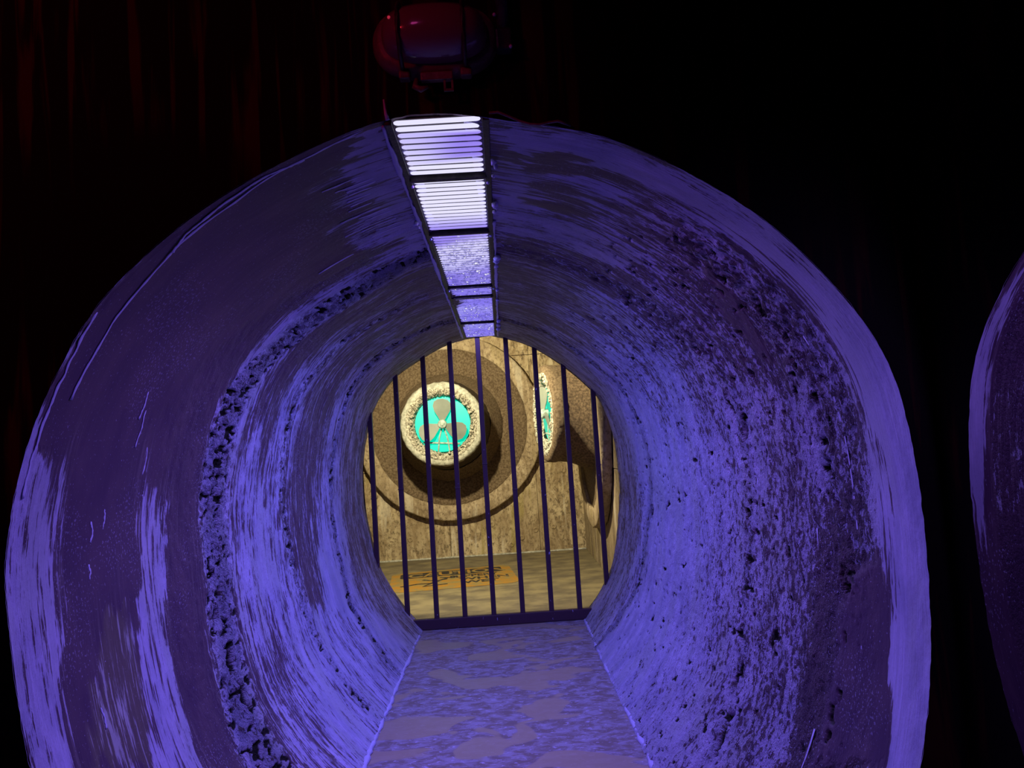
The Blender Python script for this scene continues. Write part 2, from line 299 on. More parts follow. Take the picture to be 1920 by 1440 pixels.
PITS = [(3.176, .2175, .02, .045), (3.146, .11, .022, .06), (3.136, .1325, .025, .05), (3.141, .095, .02, .05), (3.30, .357, .018, .06), (3.27, .343, .02, .07),
        (3.367, .38, .02, .05), (3.24, .33, .014, .03), (3.15, .175, .014, .03), (3.19, .2025, .014, .04), (3.071, .94, .022, .08), (3.166, .8775, .02, .05), (3.14, .9075, .016, .04),
        (2.371, .8175, .014, .03), (3.146, .64, .025, .04), (3.161, .6875, .02, .04), (3.071, .7475, .016, .04), (3.337, .77, .014, .03), (3.141, .8025, .014, .04),
        (4.493, .7025, .02, .04), (5.028, .83, .03, .06), (5.134, .9125, .03, .06), (5.069, .73, .03, .05), (5.109, .24, .03, .05), (5.003, .09, .03, .05),
        (5.2, .3075, .03, .05), (3.051, .95, .016, .05), (3.2, .26, .012, .03), (3.061, .1625, .014, .03), (2.275, .7725, .010, .02), (2.381, .7, .010, .025), (2.781, .7125, .016, .03), (3.12, .15, .016, .04), (3.16, .24, .012, .03)]
def normals(P):
    a = np.gradient(P, axis=0); b = np.gradient(P, axis=1); n = np.cross(b, a); n /= np.linalg.norm(n, axis=-1, keepdims=True)+1e-9
    c = P-np.array([-.1, 0, 1.2]); c[..., 1] = 0
    return n*np.sign((n*c).sum(-1, keepdims=True))          # pointing away from the axis
PATCHES = [(0.04,0,[(1.975,1.712),(1.955,1.838),(1.965,2.026),(1.965,2.23),(1.98,2.497),(1.97,2.749),(1.96,2.953),(2.135,2.843),(2.27,2.387),(2.235,2.01),(2.11,1.744),(2.045,1.681)]),(0.86,0,[(1.965,1.696),(2.005,1.681),(2.045,1.634),(2.085,1.539),(2.13,1.366),(2.135,1.241),(2.12,1.084),(2.075,1.005),(2.03,0.879),(1.965,0.911),(1.97,1.115),(1.965,1.241),(1.97,1.351),(1.965,1.492),(1.965,1.587),(1.965,1.649)]),(0.8,0,[(2.656,1.445),(2.746,1.366),(2.726,1.225),(2.671,1.021),(2.686,0.863),(2.671,0.691),(2.636,0.581),(2.416,0.691),(2.491,0.958),(2.501,1.021),(2.536,1.209),(2.576,1.256)]),(0.5,0.6,[(2.381,1.209),(2.446,1.178),(2.471,1.036),(2.486,0.911),(2.426,0.691),(2.165,0.816),(2.31,1.084)]),(0.86,0.25,[(2.0,2.985),(1.97,2.922),(2.135,2.843),(2.285,2.828),(2.451,2.859),(2.956,2.89),(3.236,2.906),(3.402,2.969),(2.981,2.985),(2.476,2.985),(2.195,3.0)]),(0.05,0,[(2.275,5.122),(2.175,5.09),(2.135,5.153),(2.105,5.439),(2.095,5.629),(2.451,5.787),(2.416,5.55),(2.391,5.296)]),(0.03,0,[(2.426,4.06),(2.461,4.203),(2.521,4.361),(2.571,4.488),(2.651,4.393),(2.646,4.203)]),(0.8,0,[(2.466,4.519),(2.411,4.63),(2.376,4.789),(2.386,4.931),(2.526,4.931),(2.621,4.789),(2.616,4.614)]),(0.78,0,[(2.946,4.44),(2.861,4.598),(2.871,4.789),(2.956,5.106),(3.252,5.169),(3.216,4.789),(3.206,4.535)]),(0.88,0.1,[(2.0,3.3),(2.015,3.411),(1.995,3.537),(1.99,3.664),(2.015,3.822),(2.06,4.044),(2.135,4.044),(2.125,3.806),(2.17,3.569),(2.23,3.363)]),(0.8,0.3,[(2.255,3.316),(2.265,3.395),(2.741,3.427),(2.716,3.601),(2.711,3.87),(2.986,3.806),(3.046,3.458),(3.106,3.316)]),(0.05,0,[(2.16,3.411),(2.11,3.506),(2.12,3.585),(2.195,3.506),(2.215,3.411)]),(0.05,0,[(2.265,3.395),(2.235,3.506),(2.24,3.616),(2.285,3.506),(2.32,3.395)]),(0.08,0,[(2.406,3.395),(2.366,3.522),(2.386,3.601),(2.456,3.49),(2.466,3.411)]),(0.05,0,[(2.576,3.379),(2.536,3.537),(2.561,3.68),(2.631,3.553),(2.641,3.395)]),(0.8,0,[(4.763,0.596),(5.048,0.314),(5.364,0.125),(6.085,0.0),(4.748,0.031),(3.657,0.0),(3.487,0.11),(3.887,0.204),(4.052,0.502),(4.067,0.832)]),(0.85,0,[(3.767,1.115),(3.842,1.021),(3.852,0.801),(3.662,0.879)]),(0.9,0,[(4.623,4.916),(4.238,5.137),(4.238,5.502),(4.358,5.914),(4.933,6.214),(5.018,5.914),(4.858,5.518),(4.783,5.201)]),(0.05,0,[(2.616,2.686),(3.046,2.749),(3.031,2.513),(2.896,2.246),(2.761,2.073),(2.666,1.853),(2.401,1.759),(2.15,1.759),(2.135,2.057),(2.14,2.419),(2.14,2.702)])]
def yarr(Y): return Y[:, 0]
def poly_sd(px, py, q):
    d = np.full(px.shape, 1e9); ins = np.zeros(px.shape, bool); n = len(q)
    for i in range(n):
        ax, ay = q[i]; bx, by = q[(i+1) % n]; ex, ey = bx-ax, by-ay; wx, wy = px-ax, py-ay
        t = np.clip((wx*ex+wy*ey)/(ex*ex+ey*ey+1e-12), 0, 1); d = np.minimum(d, (wx-ex*t)**2+(wy-ey*t)**2)
        c = ((ay > py) != (by > py)); ins ^= c & (px < ex*(py-ay)/(ey if abs(ey) > 1e-9 else 1e-9)+ax)
    return np.sqrt(d)*np.where(ins, -1, 1)
def tunnel_grid(ys, nt, detail=True):
    t = np.linspace(0, 1, nt); Y, T = np.meshgrid(ys, t, indexing='ij'); P = S(Y, T); s_ = np.interp(T, TT, SA)
    # paint share: inverse-distance blend of the sampled coat, along-the-ring distances count for less
    num = 0; den = 0; num2 = 0
    wy = np.clip(2.6-.35*Y, .6, 2.0)
    for (y, s0, f) in SAMPLES:
        d2 = ((Y-y)*wy*1.5)**2+((s_-s0)*.75)**2+.0012; k = 1/d2**2; num = num+k*f; den = den+k
    f = num/den
    dA = (Y-np.interp(T, *RING_A))/np.interp(T, [0, .47, .52, 1], [.17, .13, .09, .09]); band = np.exp(-(dA*dA)**1.6)*np.interp(T, [0, .47, .5, .56, .64, 1], [1, 1, .5, .5, .8, .8])
    band = np.maximum(band, .55*np.exp(-((Y-np.interp(T, *RING_C))/.09)**2)*(T < .46))
    band = np.maximum(band, .9*np.exp(-((Y-np.interp(T, *RING_B))/.08)**2))
    band = np.maximum(band, .8*np.exp(-((Y-2.37)/.10)**2)*((T > .62) & (T < .83)))
    right = np.clip((T-.54)/.08, 0, 1)
    inner = np.clip((Y-2.75)/.35, 0, 1)
    r = np.maximum(band, .14*np.exp(-((Y-2.0)/.06)**2)); r = np.maximum(r, right*np.clip((Y-2.13)/.08, 0, 1)*np.interp(T, [.5, .6, .68, 1], [.1, .25, .8, .85])*np.clip(1.25-.15*Y, .45, 1))
    r = np.maximum(r, .35*inner*np.interp(T, [0, .2, .45, .5], [.5, .5, .5, .3]))
    r = np.maximum(r, .22*np.clip((Y-2.55)/.2, 0, 1))
    grey = .75*np.clip((Y-3.35)/.2, 0, 1)*np.clip((.17-np.abs(T-.5))/.1, 0, 1)+.45*np.clip((Y-5.3)/.3, 0, 1); grey = np.clip(grey, 0, .85)
    wob1 = (fbm(Y/.05, s_/.09, 101, 3)-.5)*.09; wob2 = (fbm(Y/.03, s_/.10, 102, 3)-.5)*.17
    for pf, pg, poly in PATCHES:
        q = np.array(poly); m = .12
        I = np.where((yarr(Y) > q[:, 0].min()-m) & (yarr(Y) < q[:, 0].max()+m))[0]; J = np.where((s_[0] > q[:, 1].min()-m) & (s_[0] < q[:, 1].max()+m))[0]
        if len(I) == 0 or len(J) == 0: continue
        sl = np.ix_(I, J); k = 1.0 if pf > .3 else .6
        sd = poly_sd(Y[sl]+wob1[sl]*k, s_[sl]+wob2[sl]*k, q); wt = np.clip(.5-sd/.035, 0, 1)
        pq = pf-.12*(pf > .3)*(pf < .87)
        f[sl] = f[sl]*(1-wt)+pq*wt; grey[sl] = grey[sl]*(1-wt)+np.maximum(pg, grey[sl])*wt
        if pf < .1: r[sl] *= 1-.75*wt
    g = fbm(Y/.035, s_/.05, 5, 3)-.5; g2 = fbm(Y/.02, s_/.028, 25, 2)-.5; big = fbm(Y/.5, s_/.6, 15, 2)-.5
    disp = big*.03*np.clip((Y-YM)/.4, .15, 1)+g*.022*band*np.interp(T, [0, .47, .53, 1], [.55, .55, 1, 1])+g*.020*r+g2*.018*r
    groove = fbm(Y/.02, s_/.9, 35, 2)-.5
    disp += groove*.007*np.clip((Y-2.8)/.5, .1, 1)
    pit = np.zeros_like(Y)
    for (y, tt, ry, rs) in PITS:
        s0 = np.interp(tt, TT, SA); q = ((Y-y+.02*g2)/ry)**2+((s_-s0+.03*g)/rs)**2
        pit = np.maximum(pit, np.clip(1.9-q*1.6, 0, 1))
    hol = fbm(Y/.052, s_/.030, 45, 3)+.04*g2; pit2 = np.clip((hol-.615)/.035, 0, 1)*np.clip((band-.42)/.15, 0, 1)*np.where(T < .48, 1, .0)
    hol2 = fbm(Y/.042, s_/.04, 47, 3)+.06*g2+.05*band; pit2 = np.maximum(pit2, np.clip((hol2-.735)/.03, 0, 1)*np.clip((T-.58)/.05, 0, 1)*np.clip((Y-2.25)/.1, 0, 1)*np.clip((5.5-Y)/.3, 0, 1))
    disp += pit*.045+pit2*.016; pit = np.maximum(pit, pit2)
    rim = np.exp(-((Y-YM)/.02)**2); disp += rim*(fbm(Y*0, s_/.037, 55, 3)-.55)*.006
    f = np.where(T < .47, np.maximum(f, .80*np.clip(band*1.3, 0, 1)), f)
    P = P+normals(P)*disp[..., None]
    C = np.stack([f, np.clip(r, 0, 1), pit, grey], -1)
    return P, C, np.stack([Y, s_], -1)
def grid_mesh(name, P, C, UV, mat, parent=None, flip=False):
    a, b = P.shape[:2]; me = bpy.data.meshes.new(name); idx = np.arange(a*b).reshape(a, b)
    q = np.stack([idx[:-1, :-1], idx[:-1, 1:], idx[1:, 1:], idx[1:, :-1]], -1).reshape(-1, 4)
    if flip: q = q[:, ::-1]
    me.vertices.add(a*b); me.vertices.foreach_set('co', P.reshape(-1).astype(np.float32))
    me.loops.add(q.size); me.loops.foreach_set('vertex_index', q.reshape(-1).astype(np.int32))
    me.polygons.add(len(q)); me.polygons.foreach_set('loop_start', np.arange(0, q.size, 4, dtype=np.int32))
    me.polygons.foreach_set('use_smooth', np.ones(len(q), dtype=bool))
    me.update(calc_edges=True)
    ca = me.color_attributes.new('coat', 'FLOAT_COLOR', 'POINT'); ca.data.foreach_set('color', C.reshape(-1).astype(np.float32))
    ul = me.uv_layers.new(name='UVMap'); ul.data.foreach_set('uv', UV.reshape(-1, 2)[q.reshape(-1)].reshape(-1).astype(np.float32))
    me.materials.append(mat); me.validate()
    return link(bpy.data.objects.new(name, me), parent)

# ------------------------------------------------------------ the tunnel, cast in four rings
tunnel = empty('wall_tunnel', (-.1, 1.96, 0)); tag(tunnel, 'round plaster tunnel with pale violet paint smeared over dark coat', kind='structure')
bpy.context.view_layer.update()
def keep(o, p):
    o.parent = p; o.matrix_parent_inverse = p.matrix_world.inverted(); return o
yv = [1.955]
while yv[-1] < 6.3: yv.append(yv[-1]+.0048*(yv[-1]/2)**1.45)
yv = np.array(yv); P, C, UV = tunnel_grid(yv, 1000)
edges = [0]+[int(np.searchsorted(yv, e)) for e in (3.1, 4.12, 5.1)]+[len(yv)-1]
for a, b in zip(edges, edges[1:]):
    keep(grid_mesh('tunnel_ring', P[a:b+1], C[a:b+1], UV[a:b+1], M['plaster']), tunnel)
# runs of pale paint: raised drips that follow the surface
def surf_path(pts, n, off=.002, wob=.004, seed=0):
    ys = np.array([p[0] for p in pts]); ts = np.array([p[1] for p in pts]); k = np.linspace(0, len(pts)-1, n)
    Y = np.interp(k, range(len(pts)), ys); T = np.interp(k, range(len(pts)), ts)
    Y = Y+(fbm(k*2.5+seed*9.1, k*0+seed, 77, 2)-.5)*wob
    e = .004; p = S(Y, T); tt = S(Y, T+e)-S(Y, T-e)
    nx = np.stack([-tt[:, 2], 0*Y, tt[:, 0]], -1); nx /= np.linalg.norm(nx, axis=1, keepdims=True)
    c = p-np.array([-.1, 0, 1.2]); c[:, 1] = 0; nx *= -np.sign((nx*c).sum(1, keepdims=True))
    return p+nx*off, nx
def drip(pts, rad, n, seed):
    p, nx = surf_path(pts, n, .0009, .008, seed); bm = bmesh.new()
    rr = rad*(.65+.7*np.array([random.random() for _ in range(n)])); rr[0] *= .4; rr[-1] *= 1.3
    tube(bm, p, list(rr), 8, .16, nx); keep(from_bm('paint_drip', bm, M['sealant'], None, True), tunnel)
DR = [[(1.975, .468), (1.99, .4475), (1.995, .4225), (2.02, .4025), (2.025, .3775), (2.04, .3675), (2.06, .3525), (2.065, .335), (2.07, .3175), (2.06, .305), (2.065, .2925)],
      [(2.0, .44), (1.98, .4225), (1.995, .4), (2.01, .38), (2.04, .37)], [(1.972, .3325), (1.98, .315), (1.985, .3025), (1.985, .29), (1.99, .2725), (1.985, .265), (1.99, .25)]]
for i, d in enumerate(DR): drip(d, .0056, 46, i)
FG = [(2.26, .4375, .4525), (2.31, .4425, .4575), (2.345, .4475, .4575), (2.376, .4475, .4575), (2.426, .445, .4575), (2.47, .445, .46), (2.51, .4425, .46), (2.575, .435, .4575), (2.615, .445, .4575),
      (2.658, .4475, .46), (2.72, .4325, .46), (2.75, .4425, .46), (2.81, .45, .4625), (2.855, .445, .4625), (2.93, .405, .4525), (2.98, .4275, .4525)]
for i, (y, a, b) in enumerate(FG): drip([(y, b+.006), (y-.005, (a+b)/2), (y-.012, a)], .0050+.0006*(i % 3), 10, i+5)
for i, (y, a, b) in enumerate([(2.44, .30, .285), (2.47, .29, .27), (2.57, .245, .235), (2.3, .235, .225), (2.29, .215, .208), (2.32, .17, .16), (2.26, .15, .14), (2.55, .27, .255), (2.36, .24, .23), (2.53, .86, .80), (2.47, .99, .9), (2.27, .86, .70), (2.42, .88, .83)]):
    drip([(y, a), (y+.01, (a+b)/2), (y+.004, b)], .0042, 14, i+30)

# ------------------------------------------------------------ room shell
def hole_wall(name, prof, rect, y, mat, xf=None, n=160):
    x0, x1, z1 = rect; c = np.array([-.1, 1.2]); k = np.linspace(0, 400, n).astype(int); A = prof[k]; O = []
    for p in A:
        d = p-c; q = []
        if d[0] > 1e-6: q.append((x1-c[0])/d[0])
        if d[0] < -1e-6: q.append((x0-c[0])/d[0])
        if d[1] > 1e-6: q.append((z1-c[1])/d[1])
        if d[1] < -1e-6: q.append((0-c[1])/d[1])
        O.append(c+d*max(1.0, min(q)))
    O[0] = np.array([x0, 0]); O[-1] = np.array([x1, 0])
    # add the rectangle's top corners by snapping the nearest outer points
    for cx in (x0, x1):
        i = int(np.argmin([np.hypot(o[0]-cx, o[1]-z1) for o in O])); O[i] = np.array([cx, z1])
    vs = [(a[0], y, a[1]) for a in A]+[(o[0], y, o[1]) for o in O]; m = len(A)
    if xf is not None: vs = [tuple(xf @ Vector(v)) for v in vs]
    return mesh_from(name, vs, [(i, i+1, m+i+1, m+i) for i in range(m-1)], mat)
RM = PM.copy()
tag(hole_wall('wall_front', RM, (-3.0, 1.155, 3.4), 1.957, M['black']), 'black wall around the tunnel mouth with dried dark red runs', kind='structure')
ROT = Matrix.Rotation(R(-61), 4, 'Z')
PMm = PM[::-1]*np.array([-1, 1])                       # the next tunnel's mouth, mirrored
side = hole_wall('wall_side', PMm, (-1.155, 1.45, 3.4), 1.957, M['black'], ROT)
tag(side, 'black wall around the neighbouring tunnel mouth', kind='structure')
def slab(name, x0, x1, y0, y1, z0, z1, mat, label, bev=0):
    bm = bmesh.new(); box(bm, (x0+x1)/2, (y0+y1)/2, (z0+z1)/2, x1-x0, y1-y0, z1-z0, bev)
    return tag(from_bm(name, bm, mat), label, kind='structure')
slab('floor', -3.0, 3.2, -2.0, 6.32, -.12, 0, M['floor'], 'scuffed concrete floor with grey-brown film running through the tunnel')
slab('ceiling', -3.0, 3.2, -2.0, 1.955, 3.4, 3.5, M['black'], 'black ceiling of the room before the tunnel')
slab('wall_left', -3.1, -3.0, -2.0, 1.955, 0, 3.4, M['black'], 'black left wall of the room')
slab('wall_rear', -3.0, 3.2, -2.1, -2.0, 0, 3.4, M['black'], 'black wall behind the camera')
slab('wall_right', 2.52, 2.62, -2.0, -.6, 0, 3.4, M['black'], 'black right wall of the room')
# sealant beads where the tunnel meets its floor
for k, (t0, lab) in enumerate(((.004, 'pale sealant bead along the left floor seam'), (.996, 'pale sealant bead along the right floor seam'))):
    bm = bmesh.new(); ys = np.linspace(2.0, 6.18, 120); p = S(ys, ys*0+t0)
    p[:, 0] += (fbm(ys*9, ys*0+k, 60, 2)-.5)*.02; p[:, 2] = .004
    tube(bm, p, [.012+.012*random.random() for _ in ys], 6, .6); tag(from_bm('trim_%d' % (k+1), bm, M['sealant'], None, True), lab, kind='structure')
# the neighbouring tunnel on the angled wall
ys = 1.955+np.linspace(0, 1, 170)**1.5*2.2; P2, C2, UV2 = tunnel_grid(ys, 420); P2 = P2[:, ::-1].copy(); P2[..., 0] *= -1; C2 = C2[:, ::-1]; UV2 = UV2[:, ::-1]
r3 = np.array(ROT.to_3x3()); P2 = P2 @ r3.T
C2 = C2.copy(); zz = P2[..., 2]; up = np.clip((zz-1.12)/.25, 0, 1)*np.clip((1.9-zz)/.3, 0, 1)  # fading light above and below is put into the paint share
C2[..., 0] = .12+.3*fbm(UV2[..., 0]*3, UV2[..., 1]*2, 91, 2)*up+.62*up*np.clip((2.035-UV2[..., 0])/.03, 0, 1); C2[..., 1] = np.clip((UV2[..., 0]-2.03)/.05, 0, .45); C2[..., 2] = 0; C2[..., 3] = 0
t2 = grid_mesh('wall_side_tunnel', P2, C2, UV2, M['plaster']); tag(t2, 'neighbouring tunnel with violet-lit plaster at the right frame edge', kind='structure')
kk = np.linspace(0, 400, 100).astype(int); w2 = weight(4.1); Q = (PG*(1-w2)+PM*w2)[kk]*np.array([-1, 1])
tag(mesh_from('wall_side_tunnel_end', [tuple(ROT @ Vector((a, 4.1, b))) for a, b in Q], [tuple(range(len(Q)))], M['black']), 'dark end of the neighbouring tunnel', kind='structure')
bm = bmesh.new(); box(bm, 0, 0, -.06, 1.5, 2.3, .119); o = from_bm('floor_side_tunnel', bm, M['floor']); o.matrix_world = ROT @ Matrix.Translation((.08, 3.05, -.002)); tag(o, 'floor of the neighbouring tunnel', kind='structure')

# ------------------------------------------------------------ ceiling grate of glowing bars
GX0, GX1, GZ = -.246, .006, 2.378
grate = empty('ceiling_grate', (-.12, 1.96, GZ)); tag(grate, 'long ceiling grate of glowing violet-white bars in a dark frame above the tunnel', 'grate')
bpy.context.view_layer.update()
for sx, x in ((0, GX0-.006), (1, GX1+.006)):
    bm = bmesh.new(); box(bm, x, 4.08, GZ-.003, .020, 4.24, .022, .003); keep(from_bm('frame_rail', bm, M['rail']), grate)
bm = bmesh.new(); box(bm, (GX0+GX1)/2, 4.085, GZ+.004, GX1-GX0, 4.24, .004); keep(from_bm('backing_plate', bm, M['rail']), grate)
CB = [2.39, 3.04, 3.86, 4.40, 4.78, 5.62]
CB = [2.395, 3.045, 4.14, 4.44, 5.42]
bar_me = None; y = 1.972
random.seed(4)
while y < 6.2:
    if all(abs(y-c) > .02 for c in CB):
        if bar_me is None:
            bm = bmesh.new(); L = (GX1-GX0-.016)/2
            tube(bm, [(-L, 0, 0), (-L+.004, 0, 0), (-L+.010, 0, 0), (L-.010, 0, 0), (L-.004, 0, 0), (L, 0, 0)], [.006, .0115, .0140, .0140, .0115, .006], 12, .22, [(0, 0, 1)]*6)
            o = from_bm('light_bar', bm, M['glow'], None, True); bar_me = o.data
        else: o = link(bpy.data.objects.new('light_bar', bar_me))
        o.location = ((GX0+GX1)/2, y, GZ-.004); o.rotation_euler = (0, R(random.uniform(-.25, .25)), R(random.uniform(-.35, .35))); keep(o, grate)
    y += .0425
for i, c in enumerate(CB):
    bm = bmesh.new(); box(bm, (GX0+GX1)/2, c, GZ-.008, GX1-GX0, .020 if i != 3 else .034, .024, .003); keep(from_bm('cross_bar', bm, M['rail']), grate)
for c in CB[:3]:
    for x in (GX0+.004, GX1+.004):
        bm = bmesh.new(); bmesh.ops.create_uvsphere(bm, u_segments=10, v_segments=6, radius=.006); bmesh.ops.translate(bm, vec=(x, c+.03, GZ-.024), verts=bm.verts); keep(from_bm('bolt', bm, M['sealant'], None, True), grate)
# lumpy sealant along both frame edges
def bead(name, x, y0, y1, r0, n, seed):
    bm = bmesh.new(); ys = np.linspace(y0, y1, n); rr = r0*(.35+1.5*np.clip(fbm(ys*7+seed, ys*0+seed, 65, 3)-.25, 0, 1))
    tube(bm, [(x+random.uniform(-.002, .002), q, GZ-.014) for q in ys], list(rr), 7, .8); keep(from_bm(name, bm, M['sealant'], None, True), grate)
bead('sealant_bead', GX0-.022, 1.965, 6.15, .010, 160, 3); bead('sealant_bead', GX1+.020, 2.9, 6.15, .008, 110, 8)
for (yy, xx, rr) in [(2.24, .030, .018), (2.28, .036, .013), (2.36, .028, .012), (2.66, .030, .022), (2.69, .036, .014), (2.74, .028, .016), (3.45, .034, .030), (3.52, .030, .026), (3.62, .03, .018), (4.2, .03, .02), (4.5, .03, .018), (5.3, .034, .03), (5.5, .032, .03), (5.7, .032, .035), (2.83, -.275, .018), (2.88, -.272, .014)]:
    bm = bmesh.new(); bmesh.ops.create_icosphere(bm, subdivisions=2, radius=rr)
    for v in bm.verts: v.co = Vector((v.co.x*.55, v.co.y, v.co.z*.5))*(.75+.5*random.random())
    bmesh.ops.translate(bm, vec=(xx, yy, GZ-.026), verts=bm.verts); keep(from_bm('sealant_lump', bm, M['sealant'], None, True), grate)

# ------------------------------------------------------------ barred gate at the tunnel's end
gate = empty('barred_gate', (-.13, 6.22, 0)); tag(gate, 'dark purple barred gate of nine upright bars closing the tunnel end', 'gate')
bpy.context.view_layer.update()
BX = [-1.077, -.85, -.614, -.384, -.149, .087, .323, .555, .789]
ZT = [np.interp(x, PG[150:260, 0], PG[150:260, 1]) if -1.0 < x < .6 else None for x in BX]
def zspan(x):
    L = PG[:201]; Rr = PG[200:]
    half = L if x < -.12 else Rr
    c = half if x < -.12 else half
    up = half[np.argmax(half[:, 1]):] if False else half
    zs = []
    for a, b in zip(half, half[1:]):
        if (a[0]-x)*(b[0]-x) <= 0 and a[0] != b[0]: zs.append(a[1]+(b[1]-a[1])*(x-a[0])/(b[0]-a[0]))
    return min(zs), max(zs)
for x in BX:
    lo, hi = zspan(x)
    if -.75 < x < .58: lo = .05
    bm = bmesh.new(); box(bm, x, 6.22, (lo+hi)/2, .040, .040, hi-lo+.03, .006); keep(from_bm('bar', bm, M['bar']), gate)
    bm = bmesh.new()                       # the joint ring each bar shows about half way up
    box(bm, x, 6.22, lo+(hi-lo)*random.uniform(.42, .62), .045, .045, .010, .002); keep(from_bm('joint_band', bm, M['bar']), gate)
bm = bmesh.new(); box(bm, -.1, 6.22, .045, 1.50, .05, .085, .008); keep(from_bm('bottom_rail', bm, M['bar']), gate)

# ------------------------------------------------------------ the pump chamber beyond the gate
CX0, CX1, CY, CZ = -2.7, 1.03, 9.98, 3.6
def panel_wall(name, label, along, fixed, a_edges, z_edges, mat, axis):
    root = empty(name, (0, 0, 0)); tag(root, label, kind='structure'); bpy.context.view_layer.update()
    # backing
    bm = bmesh.new(); a0, a1 = a_edges[0], a_edges[-1]
    if axis == 'x': box(bm, (a0+a1)/2, fixed+.09, z_edges[-1]/2, a1-a0, .1, z_edges[-1])
    else: box(bm, fixed+.09, (a0+a1)/2, z_edges[-1]/2, .1, a1-a0, z_edges[-1])
    keep(from_bm('backing', bm, M['rust_dark']), root)
    for p, q in zip(a_edges, a_edges[1:]):
        for r_, s_ in zip(z_edges, z_edges[1:]):
            bm = bmesh.new(); j = random.uniform(-.004, .004)
            if axis == 'x': box(bm, (p+q)/2, fixed+.03+j, (r_+s_)/2, q-p-.004, .06, s_-r_-.007, .004)
            else: box(bm, fixed+.03+j, (p+q)/2, (r_+s_)/2, .06, q-p-.007, s_-r_-.007, .004)
            keep(from_bm('concrete_panel', bm, mat), root)
    return root
wb = panel_wall('wall_back', 'stained brown concrete back wall behind the bars', 'x', CY, [CX0, -1.95, -.75, .43, CX1+.05], [0, 1.17, 2.62, CZ], M['concrete'], 'x')
wr = panel_wall('wall_chamber_right', 'brown streaked concrete right wall of the chamber', 'y', CX1, [6.33, 7.3, 8.5, CY], [0, 1.17, 2.62, CZ], M['concrete_side'], 'y')
slab('wall_chamber_left', CX0-.1, CX0, 6.33, CY, 0, CZ, M['black'], 'dark left wall of the chamber')
slab('floor_chamber', CX0, CX1+.1, 6.32, CY+.1, -.12, 0, M['chamber_floor'], 'worn yellowish concrete floor of the chamber')
slab('ceiling_chamber', CX0, CX1+.1, 6.33, CY+.1, CZ, CZ+.1, M['black'], 'dark ceiling of the chamber')
tag(hole_wall('wall_chamber_front', PG, (CX0, CX1+.1, CZ), 6.31, M['black']), 'chamber side of the tunnel end wall', kind='structure')
# pale mortar fillet along the foot of the back wall
bm = bmesh.new(); xs = np.linspace(CX0, CX1, 60); tube(bm, [(x, CY-.004, .004) for x in xs], [.014+.012*random.random() for _ in xs], 6, .7); tag(from_bm('trim_3', bm, M['pale'], None, True), 'pale mortar fillet at the foot of the back wall', kind='structure')
# form-tie plugs in the wall
for (x, z) in [(-1.53, .25), (-1.28, .27), (-.63, .20), (-.19, .40), (.19, .20), (.38, .29), (.62, .32), (.05, .12), (.80, 1.05)]:
    bm = lathe([(0.012, .001), (.017, .006), (.027, .008), (.034, .005), (.038, 0.0)], 14); cap(bm, .012, .001, 14)
    o = from_bm('tie_plug', bm, M['concrete'], None, True); o.location = (x, CY-.002, z); keep(o, wb)

